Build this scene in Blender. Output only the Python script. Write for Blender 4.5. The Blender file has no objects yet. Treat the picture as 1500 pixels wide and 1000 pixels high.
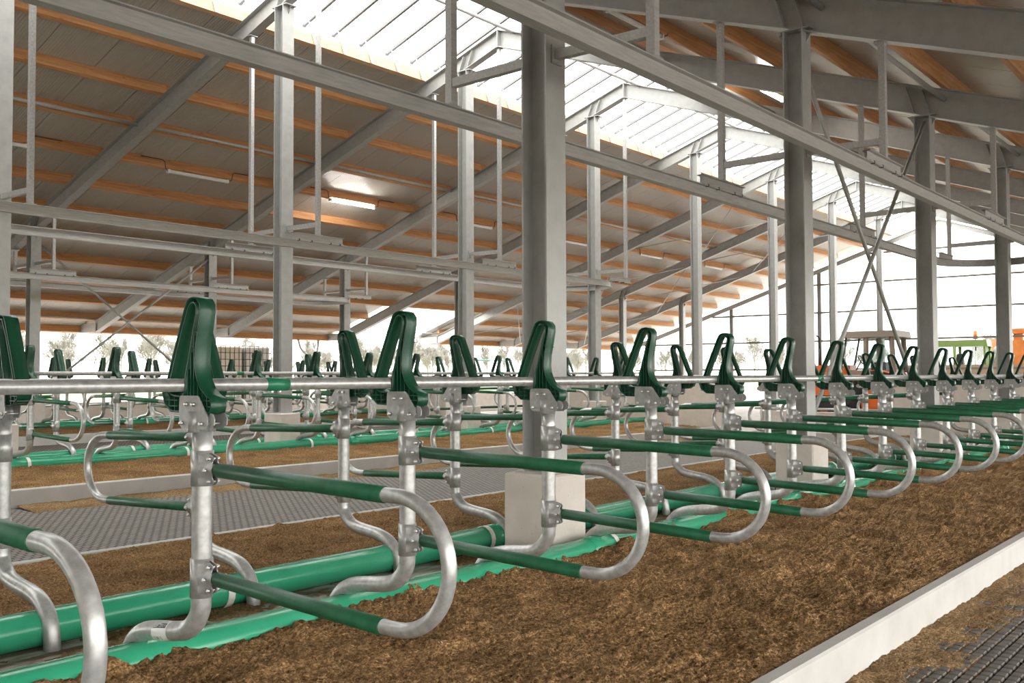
import bpy, math, random
import numpy as np
from mathutils import Matrix, Vector

# ------------------------------------------------------------------ camera, world, exposure
scene = bpy.context.scene
COL = scene.collection
E = 1.57                      # eye height above the alley floor; all z below are given relative to the eye

cam_d = bpy.data.cameras.new('camera'); cam = bpy.data.objects.new('camera', cam_d); COL.objects.link(cam)
cam_d.sensor_width = 36.0; cam_d.lens = 1431.14 * 36.0 / 1500.0
cam_d.clip_start = 0.05; cam_d.clip_end = 2000
cam.matrix_world = (Matrix.Translation((0, 0, E)) @ Matrix.Rotation(math.radians(39.21 - 90), 4, 'Z')
                    @ Matrix.Rotation(math.radians(90 + 1.992), 4, 'X') @ Matrix.Rotation(math.radians(-0.19), 4, 'Z'))
scene.camera = cam

world = bpy.data.worlds.new('overcast_sky'); scene.world = world; world.use_nodes = True
wbg = world.node_tree.nodes['Background']
wbg.inputs[0].default_value = (1.0, 0.985, 0.955, 1); wbg.inputs[1].default_value = 1.0

scene.view_settings.view_transform = 'Standard'
scene.view_settings.look = 'None'
scene.view_settings.gamma = 1.0
scene.view_settings.use_curve_mapping = False
scene.view_settings.exposure = 2.85
scene.cycles.use_denoising = True
scene.cycles.max_bounces = 10
scene.cycles.diffuse_bounces = 6
scene.cycles.glossy_bounces = 4
scene.cycles.transparent_max_bounces = 12
scene.cycles.caustics_reflective = False
scene.cycles.caustics_refractive = False
scene.cycles.sample_clamp_indirect = 6.0

random.seed(7); rng = np.random.default_rng(7)

# ------------------------------------------------------------------ materials
def mat(name, col, rough=.5, metal=0., spec=.5):
    m = bpy.data.materials.new(name); m.use_nodes = True
    b = m.node_tree.nodes['Principled BSDF']
    b.inputs['Base Color'].default_value = (*col, 1); b.inputs['Roughness'].default_value = rough
    b.inputs['Metallic'].default_value = metal; b.inputs['Specular IOR Level'].default_value = spec
    return m
def nodes(m): return m.node_tree.nodes, m.node_tree.links, m.node_tree.nodes['Principled BSDF']
def add_noise(m, c1, c2, scale, lo=.35, hi=.65, detail=4, mapscale=None, bump=0, bdist=.01, rough=None):
    n, l, b = nodes(m)
    tc = n.new('ShaderNodeTexCoord'); src = tc.outputs['Object']
    if mapscale:
        mp = n.new('ShaderNodeMapping'); mp.inputs['Scale'].default_value = mapscale
        l.new(src, mp.inputs['Vector']); src = mp.outputs['Vector']
    t = n.new('ShaderNodeTexNoise'); t.inputs['Scale'].default_value = scale; t.inputs['Detail'].default_value = detail
    l.new(src, t.inputs['Vector'])
    r = n.new('ShaderNodeValToRGB'); r.color_ramp.elements[0].position = lo; r.color_ramp.elements[1].position = hi
    r.color_ramp.elements[0].color = (*c1, 1); r.color_ramp.elements[1].color = (*c2, 1)
    l.new(t.outputs['Fac'], r.inputs['Fac']); l.new(r.outputs['Color'], b.inputs['Base Color'])
    if bump:
        bp = n.new('ShaderNodeBump'); bp.inputs['Strength'].default_value = bump; bp.inputs['Distance'].default_value = bdist
        l.new(t.outputs['Fac'], bp.inputs['Height']); l.new(bp.outputs['Normal'], b.inputs['Normal'])
    if rough:
        mr = n.new('ShaderNodeMapRange'); mr.inputs['To Min'].default_value = rough[0]; mr.inputs['To Max'].default_value = rough[1]
        l.new(t.outputs['Fac'], mr.inputs['Value']); l.new(mr.outputs['Result'], b.inputs['Roughness'])
    return src, t, r

M = {}
M['galv'] = mat('galvanised_pipe', (.62, .62, .60), .36, .5)
add_noise(M['galv'], (.36, .36, .35), (.52, .52, .505), 34, .3, .7, 6, rough=(.28, .44))
M['galv_plate'] = mat('galvanised_plate', (.5, .5, .49), .42, .35)
add_noise(M['galv_plate'], (.34, .34, .33), (.42, .42, .41), 40, rough=(.36, .5))
M['beam'] = mat('galvanised_beam', (.40, .40, .385), .45, .2)
add_noise(M['beam'], (.35, .35, .335), (.41, .41, .395), 7, .3, .7, 8, rough=(.42, .56))
M['rail'] = mat('galvanised_rail', (.42, .41, .39), .5, .25)
add_noise(M['rail'], (.36, .355, .34), (.48, .47, .45), 12, .3, .7, 8, mapscale=(.4, 4, 4), rough=(.42, .58))
M['bolt'] = mat('zinc_bolt', (.75, .75, .74), .28, .8)
M['hold'] = mat('dark_green_plastic', (.006, .062, .030), .36)
M['sleeve'] = mat('green_sleeve', (.010, .105, .046), .42)
add_noise(M['sleeve'], (.008, .088, .038), (.016, .125, .058), 14, bump=.04)
M['pvc'] = mat('green_pvc_pipe', (.022, .28, .145), .22)
add_noise(M['pvc'], (.030, .32, .17), (.045, .38, .21), 3)
M['coupling'] = mat('green_coupling', (.015, .18, .085), .35)
M['strap'] = mat('white_strap', (.75, .74, .70), .5)
M['conc'] = mat('pale_concrete', (.66, .64, .60), .75)
add_noise(M['conc'], (.40, .385, .355), (.50, .485, .455), 3.2, .25, .7, 9, bump=.06)
M['block'] = mat('beige_concrete', (.55, .51, .46), .8)
add_noise(M['block'], (.58, .525, .465), (.68, .62, .56), 5, .25, .7, 9, bump=.08)
def pits(m):
    n, l, b = nodes(m)
    tc = n.new('ShaderNodeTexCoord'); v = n.new('ShaderNodeTexVoronoi'); v.inputs['Scale'].default_value = 26
    l.new(tc.outputs['Object'], v.inputs['Vector'])
    r = n.new('ShaderNodeValToRGB'); r.color_ramp.elements[0].position = .05; r.color_ramp.elements[1].position = .09
    r.color_ramp.elements[0].color = (.25, .22, .19, 1); r.color_ramp.elements[1].color = (1, 1, 1, 1)
    l.new(v.outputs['Distance'], r.inputs['Fac'])
    mx = n.new('ShaderNodeMix'); mx.data_type = 'RGBA'; mx.blend_type = 'MULTIPLY'; mx.inputs['Factor'].default_value = .8
    old = b.inputs['Base Color'].links[0].from_socket
    l.new(old, mx.inputs[6]); l.new(r.outputs['Color'], mx.inputs[7]); l.new(mx.outputs[2], b.inputs['Base Color'])
pits(M['block'])
M['slab'] = mat('floor_concrete', (.36, .34, .31), .8)
add_noise(M['slab'], (.30, .28, .25), (.42, .40, .37), 2.5, detail=8, bump=.05)
M['strip'] = mat('stained_concrete_strip', (.5, .47, .42), .85)
add_noise(M['strip'], (.20, .15, .10), (.60, .57, .53), 7, .42, .62, 10, mapscale=(.6, 1.6, 1), bump=.2)

def sand_mat(name, dark, mid, light, scale=1.):
    m = mat(name, mid, .95, 0, .15); n, l, b = nodes(m)
    tc = n.new('ShaderNodeTexCoord')
    a = n.new('ShaderNodeTexNoise'); a.inputs['Scale'].default_value = 62 * scale; a.inputs['Detail'].default_value = 7; a.inputs['Roughness'].default_value = .68
    c = n.new('ShaderNodeTexNoise'); c.inputs['Scale'].default_value = 2.2; c.inputs['Detail'].default_value = 5
    g = n.new('ShaderNodeTexNoise'); g.inputs['Scale'].default_value = 420 * scale; g.inputs['Detail'].default_value = 2
    for t in (a, c, g): l.new(tc.outputs['Object'], t.inputs['Vector'])
    r = n.new('ShaderNodeValToRGB'); e = r.color_ramp.elements
    e[0].position = .30; e[0].color = (*dark, 1); e[1].position = .72; e[1].color = (*light, 1)
    q = e.new(.5); q.color = (*mid, 1)
    l.new(a.outputs['Fac'], r.inputs['Fac'])
    r2 = n.new('ShaderNodeValToRGB'); r2.color_ramp.elements[0].position = .35; r2.color_ramp.elements[1].position = .68
    r2.color_ramp.elements[0].color = (.72, .68, .62, 1); r2.color_ramp.elements[1].color = (1.2, 1.16, 1.1, 1)
    l.new(c.outputs['Fac'], r2.inputs['Fac'])
    mx = n.new('ShaderNodeMix'); mx.data_type = 'RGBA'; mx.blend_type = 'MULTIPLY'; mx.inputs['Factor'].default_value = 1
    l.new(r.outputs['Color'], mx.inputs[6]); l.new(r2.outputs['Color'], mx.inputs[7])
    l.new(mx.outputs[2], b.inputs['Base Color'])
    ad = n.new('ShaderNodeMath'); ad.operation = 'MULTIPLY_ADD'; ad.inputs[1].default_value = .35
    l.new(g.outputs['Fac'], ad.inputs[0]); l.new(a.outputs['Fac'], ad.inputs[2])
    vo = n.new('ShaderNodeTexVoronoi'); vo.inputs['Scale'].default_value = 85 * scale; vo.inputs['Randomness'].default_value = 1
    dn = n.new('ShaderNodeTexNoise'); dn.inputs['Scale'].default_value = 60; l.new(tc.outputs['Object'], dn.inputs['Vector'])
    vm = n.new('ShaderNodeVectorMath'); vm.operation = 'MULTIPLY_ADD'; vm.inputs[1].default_value = (.02, .02, .02)
    l.new(dn.outputs['Color'], vm.inputs[0]); l.new(tc.outputs['Object'], vm.inputs[2]); l.new(vm.outputs[0], vo.inputs['Vector'])
    sb = n.new('ShaderNodeMath'); sb.operation = 'MULTIPLY_ADD'; sb.inputs[1].default_value = -1.1
    l.new(vo.outputs['Distance'], sb.inputs[0]); l.new(ad.outputs[0], sb.inputs[2])
    ht = n.new('ShaderNodeMapRange'); ht.inputs['From Min'].default_value = 0; ht.inputs['From Max'].default_value = 1; ht.inputs['To Min'].default_value = .62; ht.inputs['To Max'].default_value = 1.35
    l.new(vo.outputs['Color'], ht.inputs['Value'])
    m3 = n.new('ShaderNodeMix'); m3.data_type = 'RGBA'; m3.blend_type = 'MULTIPLY'; m3.inputs['Factor'].default_value = 1
    l.new(mx.outputs[2], m3.inputs[6]); l.new(ht.outputs['Result'], m3.inputs[7]); l.new(m3.outputs[2], b.inputs['Base Color'])
    bp = n.new('ShaderNodeBump'); bp.inputs['Strength'].default_value = 1.0; bp.inputs['Distance'].default_value = .016
    l.new(sb.outputs[0], bp.inputs['Height']); l.new(bp.outputs['Normal'], b.inputs['Normal'])
    return m
M['sand'] = sand_mat('damp_brown_sand', (.11, .06, .022), (.38, .225, .10), (.72, .48, .26))
M['spill'] = sand_mat('dry_spilled_sand', (.17, .10, .045), (.34, .22, .11), (.50, .36, .21), .9)

def mat_rubber():
    m = mat('studded_rubber', (.055, .052, .048), .7); n, l, b = nodes(m)
    tc = n.new('ShaderNodeTexCoord'); br = n.new('ShaderNodeTexBrick')
    br.offset = .5; br.inputs['Scale'].default_value = 1
    br.inputs['Brick Width'].default_value = .085; br.inputs['Row Height'].default_value = .065
    br.inputs['Mortar Size'].default_value = .011; br.inputs['Mortar Smooth'].default_value = .4
    br.inputs['Color1'].default_value = (.25, .225, .195, 1); br.inputs['Color2'].default_value = (.20, .18, .155, 1)
    br.inputs['Mortar'].default_value = (.025, .022, .02, 1)
    l.new(tc.outputs['Object'], br.inputs['Vector'])
    l.new(br.outputs['Color'], b.inputs['Base Color'])
    bp = n.new('ShaderNodeBump'); bp.inputs['Strength'].default_value = .8; bp.inputs['Distance'].default_value = .01; bp.invert = True
    l.new(br.outputs['Fac'], bp.inputs['Height']); l.new(bp.outputs['Normal'], b.inputs['Normal'])
    return m
M['rubber'] = mat_rubber()
M['stud'] = mat('rubber_stud', (.10, .093, .085), .6)
add_noise(M['stud'], (.075, .068, .06), (.16, .14, .115), 9)
M['rubber_base'] = mat('rubber_groove', (.025, .022, .02), .8)

def timber(name, a, c):
    m = mat(name, a, .6); src, t, r = add_noise(m, a, c, 3.0, .35, .7, 6, mapscale=(.5, 9, 9), bump=.05)
    n, l, b = nodes(m)
    tc = n.new('ShaderNodeTexCoord'); mp = n.new('ShaderNodeMapping'); mp.inputs['Scale'].default_value = (1.6, 6, 6)
    v = n.new('ShaderNodeTexVoronoi'); v.inputs['Scale'].default_value = 1.5
    l.new(tc.outputs['Object'], mp.inputs['Vector']); l.new(mp.outputs['Vector'], v.inputs['Vector'])
    k = n.new('ShaderNodeValToRGB'); k.color_ramp.elements[0].position = .06; k.color_ramp.elements[1].position = .13
    k.color_ramp.elements[0].color = (.35, .24, .16, 1); k.color_ramp.elements[1].color = (1, 1, 1, 1)
    l.new(v.outputs['Distance'], k.inputs['Fac'])
    mx = n.new('ShaderNodeMix'); mx.data_type = 'RGBA'; mx.blend_type = 'MULTIPLY'; mx.inputs['Factor'].default_value = .75
    l.new(r.outputs['Color'], mx.inputs[6]); l.new(k.outputs['Color'], mx.inputs[7]); l.new(mx.outputs[2], b.inputs['Base Color'])
    return m
M['timber'] = timber('spruce_purlin', (.46, .215, .085), (.62, .325, .145))
M['timber_pale'] = timber('pale_spruce_purlin', (.50, .31, .185), (.60, .39, .24))

def panel_mat():
    m = mat('roof_panel_underside', (.48, .455, .41), .26); n, l, b = nodes(m)
    tc = n.new('ShaderNodeTexCoord'); mp = n.new('ShaderNodeMapping')
    w = n.new('ShaderNodeTexWave'); w.wave_type = 'BANDS'; w.bands_direction = 'X'; w.inputs['Scale'].default_value = 5.6
    l.new(tc.outputs['Object'], mp.inputs['Vector']); l.new(mp.outputs['Vector'], w.inputs['Vector'])
    bp = n.new('ShaderNodeBump'); bp.inputs['Strength'].default_value = .8; bp.inputs['Distance'].default_value = .008
    l.new(w.outputs['Fac'], bp.inputs['Height']); l.new(bp.outputs['Normal'], b.inputs['Normal'])
    return m
M['panel'] = panel_mat()
M['girt'] = mat('grey_girt', (.16, .14, .12), .7)
M['bar'] = mat('grey_glazing_bar', (.20, .20, .20), .5)
M['flash'] = mat('grey_flashing', (.42, .42, .42), .5, .2)

def pane_mat(name, tint, mixv):
    m = bpy.data.materials.new(name); m.use_nodes = True; n, l = m.node_tree.nodes, m.node_tree.links
    n.clear(); o = n.new('ShaderNodeOutputMaterial')
    t = n.new('ShaderNodeBsdfTransparent'); t.inputs[0].default_value = (*tint, 1)
    d = n.new('ShaderNodeBsdfTranslucent'); d.inputs[0].default_value = (.9, .9, .9, 1)
    mx = n.new('ShaderNodeMixShader'); mx.inputs[0].default_value = mixv
    l.new(t.outputs[0], mx.inputs[1]); l.new(d.outputs[0], mx.inputs[2]); l.new(mx.outputs[0], o.inputs[0])
    return m
M['pane'] = pane_mat('polycarbonate_sheet', (.94, .95, .95), .12)
M['glass'] = pane_mat('cab_glass', (.82, .86, .85), .08)
M['white_steel'] = mat('white_painted_steel', (.78, .78, .77), .45)
M['orange'] = mat('orange_paint', (.72, .14, .02), .4)
M['orange2'] = mat('orange_machine_paint', (.70, .22, .03), .45)
add_noise(M['orange2'], (.30, .085, .012), (.40, .125, .018), 3)
M['cabtan'] = mat('tan_cab_paint', (.27, .215, .165), .5)
M['tyre'] = mat('black_tyre', (.018, .017, .016), .8)
M['dark'] = mat('dark_grey_metal', (.05, .05, .055), .5)
M['green_cab'] = mat('light_green_paint', (.13, .21, .04), .4)
M['tan'] = mat('tan_boards', (.34, .235, .16), .7)
M['white_cloth'] = mat('white_plastic_cover', (.42, .42, .41), .5)
M['red'] = mat('red_plastic', (.55, .03, .015), .35)
M['teal'] = mat('teal_gate_paint', (.02, .17, .13), .45)
M['tank'] = mat('white_tank_plastic', (.60, .54, .43), .45)
M['tank2'] = mat('clear_white_tank_plastic', (.62, .60, .56), .45)
M['bark'] = mat('grey_bark', (.30, .285, .265), .9)
M['grass'] = mat('winter_grass', (.22, .25, .09), .95)
add_noise(M['grass'], (.18, .21, .07), (.30, .30, .13), .3)
M['yard'] = mat('bounce_ground', (.50, .475, .44), .95)  # added ground, kept pale to reflect daylight under the roof
M['label'] = mat('white_sticker', (.80, .80, .79), .4)
M['ink'] = mat('black_ink', (.02, .02, .02), .5)
def emit(name, col, s):
    m = mat(name, (.9, .9, .9), .4); b = m.node_tree.nodes['Principled BSDF']
    b.inputs['Emission Color'].default_value = (*col, 1); b.inputs['Emission Strength'].default_value = s
    return m
M['lit'] = emit('lit_tube', (1, .97, .90), 9.0)
M['unlit'] = mat('unlit_tube_cover', (.78, .78, .78), .35)

# ------------------------------------------------------------------ mesh helpers (vertices in eye-relative metres)
class G:
    def __init__(s): s.v = []; s.f = []; s.smooth = []
    def add(s, v, f, smooth=False):
        o = len(s.v); s.v.extend([tuple(map(float, q)) for q in v]); s.f.extend([tuple(i + o for i in q) for q in f]); s.smooth.extend([smooth] * len(f))
        return s
    def box(s, x0, x1, y0, y1, z0, z1):
        return s.add([(x0, y0, z0), (x1, y0, z0), (x1, y1, z0), (x0, y1, z0), (x0, y0, z1), (x1, y0, z1), (x1, y1, z1), (x0, y1, z1)],
                     [(0, 3, 2, 1), (4, 5, 6, 7), (0, 1, 5, 4), (1, 2, 6, 5), (2, 3, 7, 6), (3, 0, 4, 7)])
    def bbox(s, x0, x1, y0, y1, z0, z1, b=.01):       # box with bevelled vertical and top edges
        def ring(i, z): 
            X0, X1, Y0, Y1 = x0 + i, x1 - i, y0 + i, y1 - i
            c = b
            return [(X0 + c, Y0, z), (X1 - c, Y0, z), (X1, Y0 + c, z), (X1, Y1 - c, z), (X1 - c, Y1, z), (X0 + c, Y1, z), (X0, Y1 - c, z), (X0, Y0 + c, z)]
        v = ring(0, z0) + ring(0, z1 - b) + ring(b, z1)
        f = [tuple(range(7, -1, -1)), tuple(range(16, 24))]
        for k in range(2):
            for i in range(8): j = (i + 1) % 8; f.append((k * 8 + i, k * 8 + j, k * 8 + 8 + j, k * 8 + 8 + i))
        return s.add(v, f)
    def hexa(s, p):                                    # 8 free corners, bottom ring then top ring
        return s.add(p, [(0, 3, 2, 1), (4, 5, 6, 7), (0, 1, 5, 4), (1, 2, 6, 5), (2, 3, 7, 6), (3, 0, 4, 7)])
    def tube(s, path, r, n=14, cap=True, r2=None):
        P = [np.array(q, float) for q in path]; rr = r if hasattr(r, '__len__') else [r] * len(P)
        T = []
        for i in range(len(P)):
            a = P[min(i + 1, len(P) - 1)] - P[max(i - 1, 0)]; T.append(a / (np.linalg.norm(a) + 1e-12))
        up = np.array([0, 0, 1.]) if abs(T[0][2]) < .9 else np.array([1., 0, 0])
        u = np.cross(up, T[0]); u /= np.linalg.norm(u); v = []
        for i, (q, t) in enumerate(zip(P, T)):
            u = u - t * np.dot(u, t); u /= np.linalg.norm(u); w = np.cross(t, u)
            for k in range(n):
                a = 2 * math.pi * k / n; v.append(q + rr[i] * (math.cos(a) * u + math.sin(a) * w))
        f = []
        for i in range(len(P) - 1):
            for k in range(n): j = (k + 1) % n; f.append((i * n + k, i * n + j, i * n + n + j, i * n + n + k))
        s.add(v, f, True)
        if cap:
            o = len(s.v) - len(v)
            s.f.append(tuple(o + k for k in range(n - 1, -1, -1))); s.f.append(tuple(o + (len(P) - 1) * n + k for k in range(n))); s.smooth += [False, False]
        return s
    def cyl(s, a, b, r, n=14, cap=True): return s.tube([a, b], r, n, cap)
    def prism(s, poly, axis, t0, t1):                  # polygon (a,b) extruded along axis 'x','y','z'
        def P(a, b, t): return {'x': (t, a, b), 'y': (a, t, b), 'z': (a, b, t)}[axis]
        n = len(poly); v = [P(a, b, t0) for a, b in poly] + [P(a, b, t1) for a, b in poly]
        f = [tuple(range(n - 1, -1, -1)), tuple(range(n, 2 * n))] + [(i, (i + 1) % n, n + (i + 1) % n, n + i) for i in range(n)]
        return s.add(v, f)
    def ibar(s, a, b, h, w, tw, tf, side):             # I section swept from a to b, depth vertical, flange direction 'side' (unit vector)
        a, b, sd = np.array(a, float), np.array(b, float), np.array(side, float)
        h0, h1 = h if hasattr(h, '__len__') else (h, h)
        pr = lambda H: [(-w / 2, 0), (w / 2, 0), (w / 2, tf), (tw / 2, tf), (tw / 2, H - tf), (w / 2, H - tf), (w / 2, H), (-w / 2, H), (-w / 2, H - tf), (-tw / 2, H - tf), (-tw / 2, tf), (-w / 2, tf)]
        v = [a + sd * p + np.array([0, 0, q]) for p, q in pr(h0)] + [b + sd * p + np.array([0, 0, q]) for p, q in pr(h1)]
        f = [(i, (i + 1) % 12, 12 + (i + 1) % 12, 12 + i) for i in range(12)]
        for o, fl in ((0, False), (12, True)):
            for q in ((0, 1, 2, 11), (10, 3, 4, 9), (8, 5, 6, 7)):
                q = tuple(o + i for i in q); f.append(q if fl else q[::-1])
        return s.add(v, f)
    def vbar(s, x, y, z0, z1, h, w, tw, tf):           # vertical H column: flanges face +-y, web in the yz plane
        pr = [(-w / 2, -h / 2), (w / 2, -h / 2), (w / 2, -h / 2 + tf), (tw / 2, -h / 2 + tf), (tw / 2, h / 2 - tf), (w / 2, h / 2 - tf), (w / 2, h / 2), (-w / 2, h / 2), (-w / 2, h / 2 - tf), (-tw / 2, h / 2 - tf), (-tw / 2, -h / 2 + tf), (-w / 2, -h / 2 + tf)]
        v = [(x + p, y + q, z0) for p, q in pr] + [(x + p, y + q, z1) for p, q in pr]
        f = [(i, (i + 1) % 12, 12 + (i + 1) % 12, 12 + i) for i in range(12)]
        for o, fl in ((0, False), (12, True)):
            for q in ((0, 1, 2, 11), (10, 3, 4, 9), (8, 5, 6, 7)):
                q = tuple(o + i for i in q); f.append(q if fl else q[::-1])
        return s.add(v, f)
    def sweep(s, prof, path):                           # profile (n,z) swept along a horizontal path
        P = [np.array(q, float) for q in path]; m = len(prof); v = []
        for i, q in enumerate(P):
            t = P[min(i + 1, len(P) - 1)] - P[max(i - 1, 0)]; t[2] = 0; t /= np.linalg.norm(t); nn = np.array([t[1], -t[0], 0])
            for a, b in prof: v.append(q + nn * a + np.array([0, 0, b]))
        f = [(i * m + k, i * m + (k + 1) % m, i * m + m + (k + 1) % m, i * m + m + k) for i in range(len(P) - 1) for k in range(m)]
        return s.add(v, f)
    def sphere(s, c, r, n=8, m=6, sq=(1, 1, 1)):
        v = []; f = []
        for i in range(m + 1):
            a = math.pi * i / m
            for k in range(n):
                b = 2 * math.pi * k / n; v.append((c[0] + sq[0] * r * math.sin(a) * math.cos(b), c[1] + sq[1] * r * math.sin(a) * math.sin(b), c[2] + sq[2] * r * math.cos(a)))
        for i in range(m):
            for k in range(n): j = (k + 1) % n; f.append((i * n + k, i * n + n + k, i * n + n + j, i * n + j))
        return s.add(v, f, True)
    def mesh(s, name, m, off=(0, 0, 0)):
        me = bpy.data.meshes.new(name); o = np.array(off)
        me.from_pydata([tuple(np.array(q) - o) for q in s.v], [], s.f)
        me.polygons.foreach_set('use_smooth', s.smooth)
        me.materials.append(m); me.update(); return me

WORLD = {}                                             # object -> its origin (eye-relative), for parenting
def link(name, data, origin, parent=None, rotz=0):
    o = bpy.data.objects.new(name, data); COL.objects.link(o)
    if parent is None: o.location = (origin[0], origin[1], origin[2] + E)
    else:
        q = WORLD[parent.name]; o.parent = parent; o.location = tuple(np.array(origin) - np.array(q))
    if rotz: o.rotation_euler[2] = rotz
    WORLD[o.name] = tuple(origin); return o
def build(name, g, m, parent=None):
    a = np.array(g.v); lo, hi = a.min(0), a.max(0)
    org = ((lo[0] + hi[0]) / 2, (lo[1] + hi[1]) / 2, lo[2])
    return link(name, g.mesh(name, m, org), org, parent)
def place(name, me, origin, parent=None, rotz=0): return link(name, me, origin, parent, rotz)
def empty(name, origin, rotz=0):
    o = link(name, None, origin, None, rotz); o.empty_display_size = .1; return o
def tag(o, label=None, cat=None, group=None, kind=None):
    if label: o['label'] = label
    if cat: o['category'] = cat
    if group: o['group'] = group
    if kind: o['kind'] = kind
    return o
def copy_tree(o, parent=None, sub=None):
    c = o.copy(); COL.objects.link(c); c.parent = parent
    for ch in [q for q in o.children]: copy_tree(ch, c)
    return c
ORD = ['first', 'second', 'third', 'fourth', 'fifth', 'sixth', 'seventh', 'eighth', 'ninth', 'tenth', 'eleventh', 'twelfth', 'thirteenth', 'fourteenth', 'fifteenth', 'sixteenth', 'seventeenth', 'eighteenth', 'nineteenth', 'twentieth']

# value noise for sand and spills
def vnoise(x, y, seed):
    r = np.random.default_rng(seed); T = r.random((256, 256))
    xi = np.floor(x).astype(int); yi = np.floor(y).astype(int); fx = x - xi; fy = y - yi
    fx = fx * fx * (3 - 2 * fx); fy = fy * fy * (3 - 2 * fy)
    g = lambda a, b: T[a & 255, b & 255]
    return (g(xi, yi) * (1 - fx) + g(xi + 1, yi) * fx) * (1 - fy) + (g(xi, yi + 1) * (1 - fx) + g(xi + 1, yi + 1) * fx) * fy
def fbm(x, y, f, seed, o=3):
    t = 0; a = 1; s = 0
    for k in range(o): t = t + a * vnoise(x * f + 17.3 * k, y * f + 5.1 * k, seed + k); s += a; a *= .5; f *= 2.03
    return t / s
def grid_obj(name, xs, ys, zfun, m, parent=None):
    X, Y = np.meshgrid(xs, ys, indexing='ij'); Z = zfun(X, Y)
    nx, ny = len(xs), len(ys)
    org = (float(xs.mean()), float(ys.mean()), float(Z.min()))
    V = np.stack([X - org[0], Y - org[1], Z - org[2]], -1).reshape(-1, 3)
    i = np.arange(nx * ny).reshape(nx, ny)
    F = np.stack([i[:-1, :-1], i[1:, :-1], i[1:, 1:], i[:-1, 1:]], -1).reshape(-1, 4)
    me = bpy.data.meshes.new(name)
    me.vertices.add(len(V)); me.vertices.foreach_set('co', V.ravel())
    me.loops.add(F.size); me.loops.foreach_set('vertex_index', F.ravel().astype(np.int32))
    me.polygons.add(len(F)); me.polygons.foreach_set('loop_start', np.arange(0, F.size, 4, dtype=np.int32))
    me.update(calc_edges=True); me.validate()
    me.polygons.foreach_set('use_smooth', np.ones(len(F), bool)); me.materials.append(m)
    return link(name, me, org, parent)

# ------------------------------------------------------------------ measured layout
XC = [-27.55, -22.78, -18.01, -13.24, -8.47, -3.70, 1.07, 5.84, 10.61, 15.37, 20.16, 25.42, 30.69, 35.98, 41.20, 46.40]   # frames; index 4 is the nearest column in view
I0 = 7
YC = (4.45, 13.79, 23.13)
DZ = (0.0, .085, .12)                    # the lying areas step up slightly from one double row to the next
RIDGE = 12.84
def zbot(Y): return 6.79 - (.331 * (Y - RIDGE) if Y > RIDGE else .343 * (RIDGE - Y))     # rafter underside
def ztop(Y): return 7.15 - .332 * abs(Y - RIDGE)                                         # rafter top = purlin seat
XEND = 46.4; XBEG = -27.7; YL = 29.2; YR = -3.4  # YR is the unseen near eave, its reach set for the light balance
XW = 22.0                                # cross walls that end the cubicle rows
X0P = 2.36                               # first divider post

# ------------------------------------------------------------------ floor, ground
g = G().box(XBEG, 46.6, -4.6, 30.2, -1.75, -1.60); tag(build('floor', g, M['slab']), 'concrete floor of the cow barn', None, None, 'structure')
g = G().box(-300, 520, -250, 520, -2.0, -1.80); tag(build('floor_outside', g, M['grass']), 'pale winter grass field around the barn', None, None, 'structure')
g = G().box(-60, 95, -60, 75, -1.79, -1.76); tag(build('floor_bounce', g, M['yard']), 'pale ground added around the barn to bounce light in', None, None, 'structure')  # invented pale apron that bounces neutral daylight into the barn

# alley mats
def alley(x0, x1, y0, y1, z0, z1, label):
    t = .02
    g = G().hexa([(x0, y0, z0 - t), (x1, y0, z0 - t), (x1, y1, z1 - t), (x0, y1, z1 - t), (x0, y0, z0), (x1, y0, z0), (x1, y1, z1), (x0, y1, z1)])
    o = build('rubber_mat', g, M['rubber']); return tag(o, label, 'mat')
near = tag(build('rubber_mat', G().box(XBEG, 44, -4.0, 1.84, -1.60, -1.575), M['rubber_base']), 'dark studded rubber alley mat at the lower right, beyond the white kerb', 'mat')
alley(XBEG, XW + 2.5, 7.42, 11.24, -1.575, -1.465, 'dark studded rubber alley mat between the first and second double rows')
alley(XBEG, XW + 2.5, 16.72, 20.58, -1.50, -1.43, 'dark studded rubber alley mat between the second and third double rows')

# studs of the nearest mat
def stud_mesh():
    a, b, h = .036, .026, .016
    v = [(-a, -b, 0), (a, -b, 0), (a, b, 0), (-a, b, 0), (-a + .004, -b + .004, h), (a - .004, -b + .004, h), (a - .004, b - .004, h), (-a + .004, b - .004, h)]
    return G().hexa(v)
sm = stud_mesh().mesh('stud', M['stud'])
px, py = .085, .065
cells = []
for j in range(int((1.82 - .5) / py)):
    for i in range(int((14 - 1.6) / px)):
        x = 1.6 + (i + .5 * (j % 2)) * px; y = 1.80 - j * py
        cells.append((x, y))
def inview(x, y):                        # rough: right-hand wedge the lens sees
    r = x * .632 - y * .775; d = x * .775 + y * .632
    return d > 1 and -.1 < r / d < .60 and d < 14 and 1.57 / d < .36
cells = [c for c in cells if inview(*c)]
cells.sort(key=lambda c: c[0] ** 2 + c[1] ** 2)
for c in cells[:300]: place('stud', sm, (c[0], c[1], -1.576), near)
g = G()
for c in cells[300:]:
    q = stud_mesh(); g.add([(a + c[0], b + c[1], z - 1.576) for a, b, z in q.v], q.f)
# the rest of the mat carries studs too, as far as a step aside would show them
for j in range(20):
    for i in range(int(24 / px)):
        x = 1.0 + (i + .5 * (j % 2)) * px; y = 1.80 - j * py
        if (not inview(x, y)) and x < 9:
            q = stud_mesh(); g.add([(a + x, b + y, z - 1.576) for a, b, z in q.v], q.f)
tag(build('stud_field', g, M['stud'], near), 'field of small dark rubber studs', None, None, 'stuff')

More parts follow.
